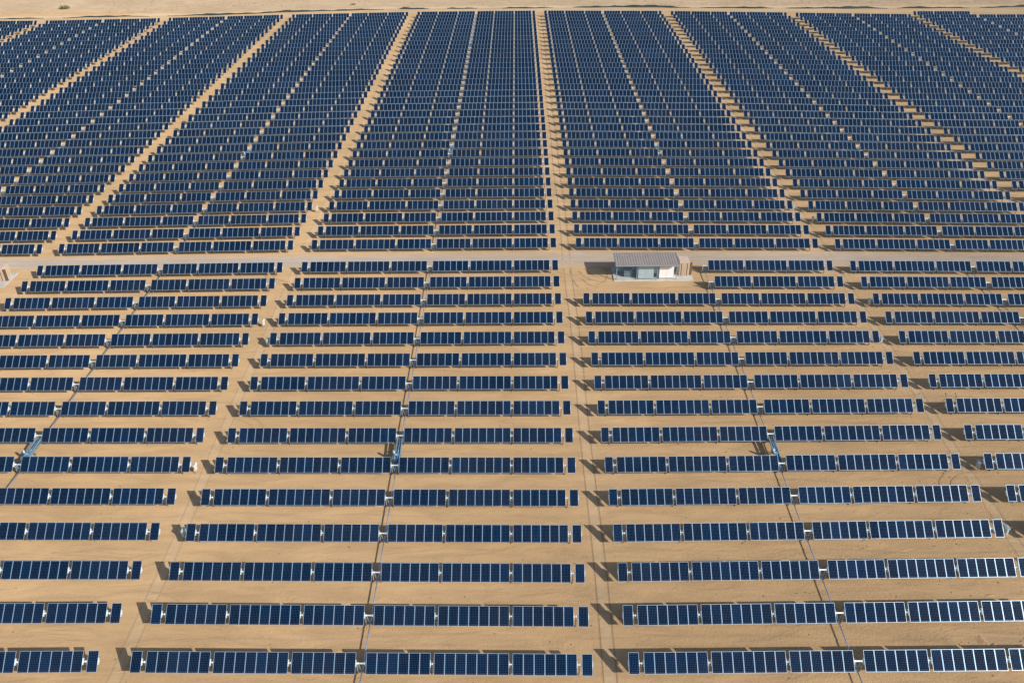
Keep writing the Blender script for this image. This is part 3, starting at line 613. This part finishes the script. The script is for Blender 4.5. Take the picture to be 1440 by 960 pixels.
for (pts, hmax), words in zip(runs, fence_words):
    root = thing('windbreak_fence', 'dark windbreak netting fence, ' + words, 'fence', (pts[0][0], pts[0][1], 0), 0, 'windbreak fences half buried in sand')
    ox, oy = pts[0]; bmf = bmesh.new(); prev = None; Q = []
    for i in range(len(pts) - 1):
        n = max(2, int(math.hypot(pts[i + 1][0] - pts[i][0], pts[i + 1][1] - pts[i][1]) / 1.0))
        for k in range(n): Q.append((pts[i][0] + (pts[i + 1][0] - pts[i][0]) * k / n, pts[i][1] + (pts[i + 1][1] - pts[i][1]) * k / n))
    Q.append(pts[-1]); m_ = MB(); ph = random.uniform(0, 6)
    last = None
    for i, (px, py) in enumerate(Q):
        t = i / (len(Q) - 1); env = min(1, 5 * t + .15, 5 * (1 - t) + .15)
        h = hmax * env * (.55 + .16 * math.sin(i * .23 + ph) + .10 * math.sin(i * .9) + random.uniform(-.06, .06)); h = max(.15, h)
        yy = py - oy + .25 * math.sin(i * .4 + ph); xx = px - ox
        v = [m_.bm.verts.new((xx, yy - .02, -.05)), m_.bm.verts.new((xx, yy + .02, -.05)), m_.bm.verts.new((xx, yy + .14, h)), m_.bm.verts.new((xx, yy + .10, h))]
        if last:
            for a in range(4): m_.bm.faces.new((last[a], last[(a + 1) % 4], v[(a + 1) % 4], v[a])).material_index = m_.mi(FABRIC)
        last = v
    part('netting', m_, root)
    for i in range(0, len(Q), 6):
        mb = MB(); mb.tube((Q[i][0] - ox, Q[i][1] - oy + .25 * math.sin(i * .4 + ph) + .2, -.1), (Q[i][0] - ox, Q[i][1] - oy + .25 * math.sin(i * .4 + ph) + .2, hmax * .95), .05, FPOST, 6); part('post', mb, root)
# pale sand blown up behind the netting
ribbon('sand_drift', [(-225, 296), (-182, 298), (-146, 300.4), (-110, 304.5), (-60, 310.5), (0, 311), (50, 310.6), (100, 307.4), (150, 306), (200, 308), (260, 310)], 4.5, BERMM, .012, .3, 5.)

# ------------------------------------------------------------------ wheel ruts and lanes in the aisles
def aisle(bl, r):
    a, b_ = ROWMAP.get((bl, r)), ROWMAP.get((bl + 1, r))
    if a and b_: return ((a[0] + 21.8 * a[3] + b_[0] - 21.8 * b_[3]) / 2, (a[1] + b_[1]) / 2)
    if b_: return (b_[0] - 21.8 * b_[3] - 1.62, b_[1])
    if a: return (a[0] + 21.8 * a[3] + 1.62, a[1])
for bl in range(-5, 5):
    for lo, hi in ((0, 14), (15, 49)):
        c = [aisle(bl, r) for r in range(lo, hi + 1)]; c = [p for p in c if p]
        if len(c) < 3: continue
        c = ([(c[0][0], c[0][1] - 5)] if lo == 0 else [(c[0][0], c[0][1] - 3.5)]) + c + [(c[-1][0], c[-1][1] + 2.2)]
        ribbon('sand_lane', c, 2.5, LANEM, .004, .12, 2.5)
        for off in (-.62, .66):
            ribbon('wheel_rut', [(p[0] + off + .10 * math.sin(p[1] * .13 + bl), p[1]) for p in c], .22 if bl == 0 else .24, TRACKM if bl == 0 else FAINT, .009, .06, 2.)
for pts in ([(.9, 84.2), (.72, 82.9), (.75, 81.3), (.95, 79.6), (1.3, 78.2), (1.9, 76.6)], [(4.0, 83.7), (5.4, 84.4), (6.6, 83.8), (7.2, 82.4), (6.9, 80.3), (6.1, 78.6), (4.9, 77.6)],
            [(2.2, 82.8), (3.0, 80.8), (4.4, 79.3), (6.6, 78.6)], [(3.3, 83.9), (3.9, 82.2), (5.0, 80.8), (6.4, 80.6), (7.6, 79.6)], [(2.6, 79.7), (3.9, 77.4), (5.2, 76.9)]):
    V = [Vector(p) for p in pts]; sm = []             # round the corners with a Catmull-Rom pass
    for i in range(len(V) - 1):
        p0, p1, p2, p3 = V[max(i - 1, 0)], V[i], V[i + 1], V[min(i + 2, len(V) - 1)]
        for k in range(6):
            t = k / 6; sm.append(tuple(.5 * (2 * p1 + (p2 - p0) * t + (2 * p0 - 5 * p1 + 4 * p2 - p3) * t * t + (3 * p1 - p0 - 3 * p2 + p3) * t ** 3)))
    sm.append(pts[-1]); ribbon('tyre_mark', sm, .26, TRACKM, .018, .12)

# low heaps and ridges of turned sand
bm = bmesh.new()
for (hx, hy, lx, ly, hz, rz) in ((36.9, 3.6, .55, 1.0, .16, .5), (38.2, 2.7, 1.3, .3, .14, -.15), (37.6, 3.2, .5, .35, .18, .3), (40.0, 3.0, .9, .25, .10, .1), (42.3, 4.2, .35, .25, .16, 0), (42.6, 3.7, .5, .15, .10, .2),
                                 (34.0, 16.0, .9, .15, .10, .15), (35.2, 15.7, .5, .12, .08, 0), (29.6, -2.6, 1.2, .2, .12, .2), (33.0, -3.0, 1.6, .25, .12, -.1), (40.3, 9.5, .8, .2, .1, .1)):
    nr, na = 5, 18; ring = []
    for i in range(nr + 1):
        t = i / nr; z_ = .7 * hz * (1 - t * t) ** 2
        row_ = []
        for k in range(na):
            a_ = k / na * 6.2832; w_ = t * (1 + .22 * math.sin(3 * a_ + hx) + .12 * math.sin(5 * a_ + hy))
            px, py = math.cos(a_) * lx * w_, math.sin(a_) * ly * w_
            row_.append(bm.verts.new((hx + px * math.cos(rz) - py * math.sin(rz), hy + px * math.sin(rz) + py * math.cos(rz), z_ * random.uniform(.8, 1.2) + (.003 if t < 1 else -.01))))
            if i == 0: break
        ring.append(row_)
    for k in range(na): bm.faces.new((ring[0][0], ring[1][k], ring[1][(k + 1) % na]))
    for i in range(1, nr):
        for k in range(na): bm.faces.new((ring[i][k], ring[i + 1][k], ring[i + 1][(k + 1) % na], ring[i][(k + 1) % na])).smooth = True
me = bpy.data.meshes.new('sand_heaps'); bm.to_mesh(me); bm.free(); me.materials.append(SAND); structure('sand_heaps', me)

trk = random.Random(11)
for (x0, y0, x1, y1) in ((-44, 2.6, -8, 3.4), (-12, 8.6, -1, 8.4), (2, 14.9, 44, 14.2), (-44, 20.6, -20, 20.2), (6, 26.4, 30, 26.0), (-60, 14.5, -49, 15.4), (-42, 32, -6, 31.4), (8, 38, 46, 37.4),
                        (-95, 44, -50, 43.3), (-40, 49.5, -3, 49), (50, 43.4, 62, 43.2), (3, 3.4, 34, 2.4), (49, 31, 60, 31.4)):
    for off in (0, 1.35):
        n = 12; pts = [(x0 + (x1 - x0) * k / n, y0 + off + (y1 - y0) * k / n + .22 * math.sin(k * .9 + x0)) for k in range(n + 1)]
        ribbon('tyre_mark', pts, .30, VFAINT, .0085 + .0004 * off, .2, 1.2)
for (cx, cy, rad, a0, a1) in ((-47.4, 5.5, 4.5, .2, 1.5), (-46.6, 12.0, 3.2, 1.6, 3.0), (47.5, 25.5, 4.2, 1.5, 2.9), (-47.2, 37, 4.0, -.2, 1.4), (46.5, 46, 4.4, -1.4, -.1), (-47, 82.5, 4.2, 2.6, 4.6), (1.6, 84, 3.6, 3.4, 5.4)):
    for dr in (0, 1.3):
        ribbon('tyre_mark', [(cx + (rad + dr) * math.cos(a0 + (a1 - a0) * k / 10), cy + (rad + dr) * .8 * math.sin(a0 + (a1 - a0) * k / 10)) for k in range(11)], .28, VFAINT, .022 + .001 * dr, .2)

# ------------------------------------------------------------------ loose clods, desert scrub
CLOD = simple('dry soil clod', (.22, .15, .09), .95)
def scatter(name, n, place, size, mat, squash=.6):
    bm = bmesh.new()
    for _ in range(n):
        x_, y_ = place(); s = random.uniform(*size)
        g = bmesh.ops.create_icosphere(bm, subdivisions=1, radius=s)
        q_ = random.uniform(.5, 1.5)
        for v in g['verts']: v.co = Vector((v.co.x * random.uniform(.7, 1.3) * q_ + x_, v.co.y * random.uniform(.7, 1.3) + y_, v.co.z * squash * random.uniform(.6, 1.3) + hills(x_, y_) + s * .15))
    me = bpy.data.meshes.new(name); bm.to_mesh(me); bm.free(); me.materials.append(mat)
    o = link(name, me); o['kind'] = 'stuff'; return o
def near_place():
    while True:
        x_, y_ = random.uniform(-62, 62), random.uniform(-4, 84)
        if random.random() < .35 + .65 * (x_ > 10): return x_, y_
tag(scatter('soil_clods', 900, near_place, (.025, .10), CLOD), 'small dark clods scattered over the sand between the panel rows', 'clods')
def cluster(cx, cy, rx_, ry_): return lambda: (random.gauss(cx, rx_), random.gauss(cy, ry_))
tag(scatter('disturbed_soil', 60, lambda: random.choice([cluster(37.0, 3.2, 1.3, .35), cluster(41.5, 3.9, .5, .2), cluster(38.5, -2.2, 1.5, .3), cluster(29.2, 16.2, .3, .2)])(), (.03, .11), simple('turned sand', (.36, .25, .15), .95), .45), 'small heaps of turned sand among the right-hand rows', 'soil')
SCRUB = simple('dry desert scrub', (.12, .085, .045), .9, 0, .35, .3)
GREENB = simple('olive bush leaves', (.10, .12, .045), .8, 0, .35, 2.)
TWIG = simple('dry twig', (.18, .13, .08), .9)
def tuft(bm, x_, y_, z_, r_, n, h_):
    for _ in range(n):
        a = random.uniform(0, 6.283); d = r_ * random.random() ** .6; zz = random.uniform(0, h_) * (1 - .6 * d / r_)
        c = Vector((x_ + math.cos(a) * d, y_ + math.sin(a) * d, z_ + zz)); s = random.uniform(.06, .16) * max(.6, r_)
        u_ = Vector((random.uniform(-1, 1), random.uniform(-1, 1), random.uniform(-.4, 1))).normalized(); w_ = u_.cross(Vector((random.uniform(-1, 1), random.uniform(-1, 1), random.uniform(-1, 1)))).normalized()
        bm.faces.new([bm.verts.new(c + u_ * s), bm.verts.new(c + w_ * s * .6), bm.verts.new(c - u_ * s), bm.verts.new(c - w_ * s * .6)])
bm = bmesh.new()
for _ in range(3200):
    x_ = random.uniform(-240, 215); y_ = 311 + 60 * random.random() ** 1.3
    dens = .25 + .75 * (x_ > -5) + .5 * (-170 < x_ < -90)
    if random.random() > dens: continue
    if x_ < -140: y_ -= 8
    tuft(bm, x_, y_, hills(x_, y_), random.uniform(.25, .75), 12, .4)
me = bpy.data.meshes.new('desert_scrub'); bm.to_mesh(me); bm.free(); me.materials.append(SCRUB)
o = link('desert_scrub', me); o['kind'] = 'stuff'; tag(o, 'sparse low dry scrub dotted over the desert beyond the windbreak', 'scrub')
def bush(x_, y_, r_, h_, n, label, mat):
    root = thing('desert_bush', label, 'bush', (x_, y_, hills(x_, y_)))
    bm = bmesh.new()
    for (dx, dy, rr) in ((0, 0, r_ * .75), (r_ * .55, .1, r_ * .5), (-r_ * .6, -.1, r_ * .45)): tuft(bm, dx, dy, .1, rr, n, h_)
    me = bpy.data.meshes.new('foliage'); bm.to_mesh(me); bm.free(); me.materials.append(mat); link('foliage', me, root)
    mb = MB()
    for k in range(9):
        a = k * .7; mb.tube((0, 0, -.1), (math.cos(a) * r_ * .6, math.sin(a) * r_ * .5, h_ * .7), .04, TWIG, 5, .012)
    part('stem', mb, root)
bush(-189.5, 312.5, 2.1, 1.7, 190, 'green bush alone on the sand beyond the fence at far left', GREENB)
bush(-74.7, 318.6, 1.0, .9, 120, 'small brown-green bush on the sand beyond the fence, left of centre', simple('drab bush leaves', (.12, .10, .05), .8, 0, .3, 2.))

# ------------------------------------------------------------------ light
SUN = Vector((1.3455, -.9878, 1.0)).normalized()
elev = math.asin(SUN.z); azim = math.atan2(SUN.x, SUN.y)
w = bpy.data.worlds.new('World'); scene.world = w; w.use_nodes = True; nt = w.node_tree
bg = nt.nodes['Background']; sky = nt.nodes.new('ShaderNodeTexSky'); sky.sky_type = 'NISHITA'; sky.sun_disc = False
sky.sun_elevation = elev; sky.sun_rotation = azim; sky.altitude = 200; sky.dust_density = 2.0; sky.air_density = 1.0; sky.ozone_density = 1.5
nt.links.new(sky.outputs[0], bg.inputs[0]); bg.inputs[1].default_value = .115
ld = bpy.data.lights.new('sun', 'SUN'); ld.energy = 4.6; ld.angle = R(.53); ld.color = (1.0, .93, .83)
lo = link('sun', ld); lo.rotation_euler = SUN.to_track_quat('Z', 'Y').to_euler(); lo.location = SUN * 200

# ------------------------------------------------------------------ camera
cd = bpy.data.cameras.new('camera'); cam = link('camera', cd); scene.camera = cam
r_, u_, f_ = Vector((.99997046, .003302, -.00694047)), Vector((.00414512, .52873877, .84877449)), Vector((-.00647235, .84877819, -.52870947))
M = Matrix((r_, u_, -f_)).transposed().to_4x4(); M.translation = (-8.5655, -53.177, 70.2077)
cam.matrix_world = M
cd.sensor_fit = 'HORIZONTAL'; cd.sensor_width = 36; cd.lens = 1223.4 / 1440 * 36; cd.clip_start = .5; cd.clip_end = 9000
scene.render.resolution_x = 1024; scene.render.resolution_y = 682
scene.view_settings.view_transform = 'Standard'; scene.view_settings.look = 'None'
scene.view_settings.gamma = 1; scene.view_settings.exposure = 0.06
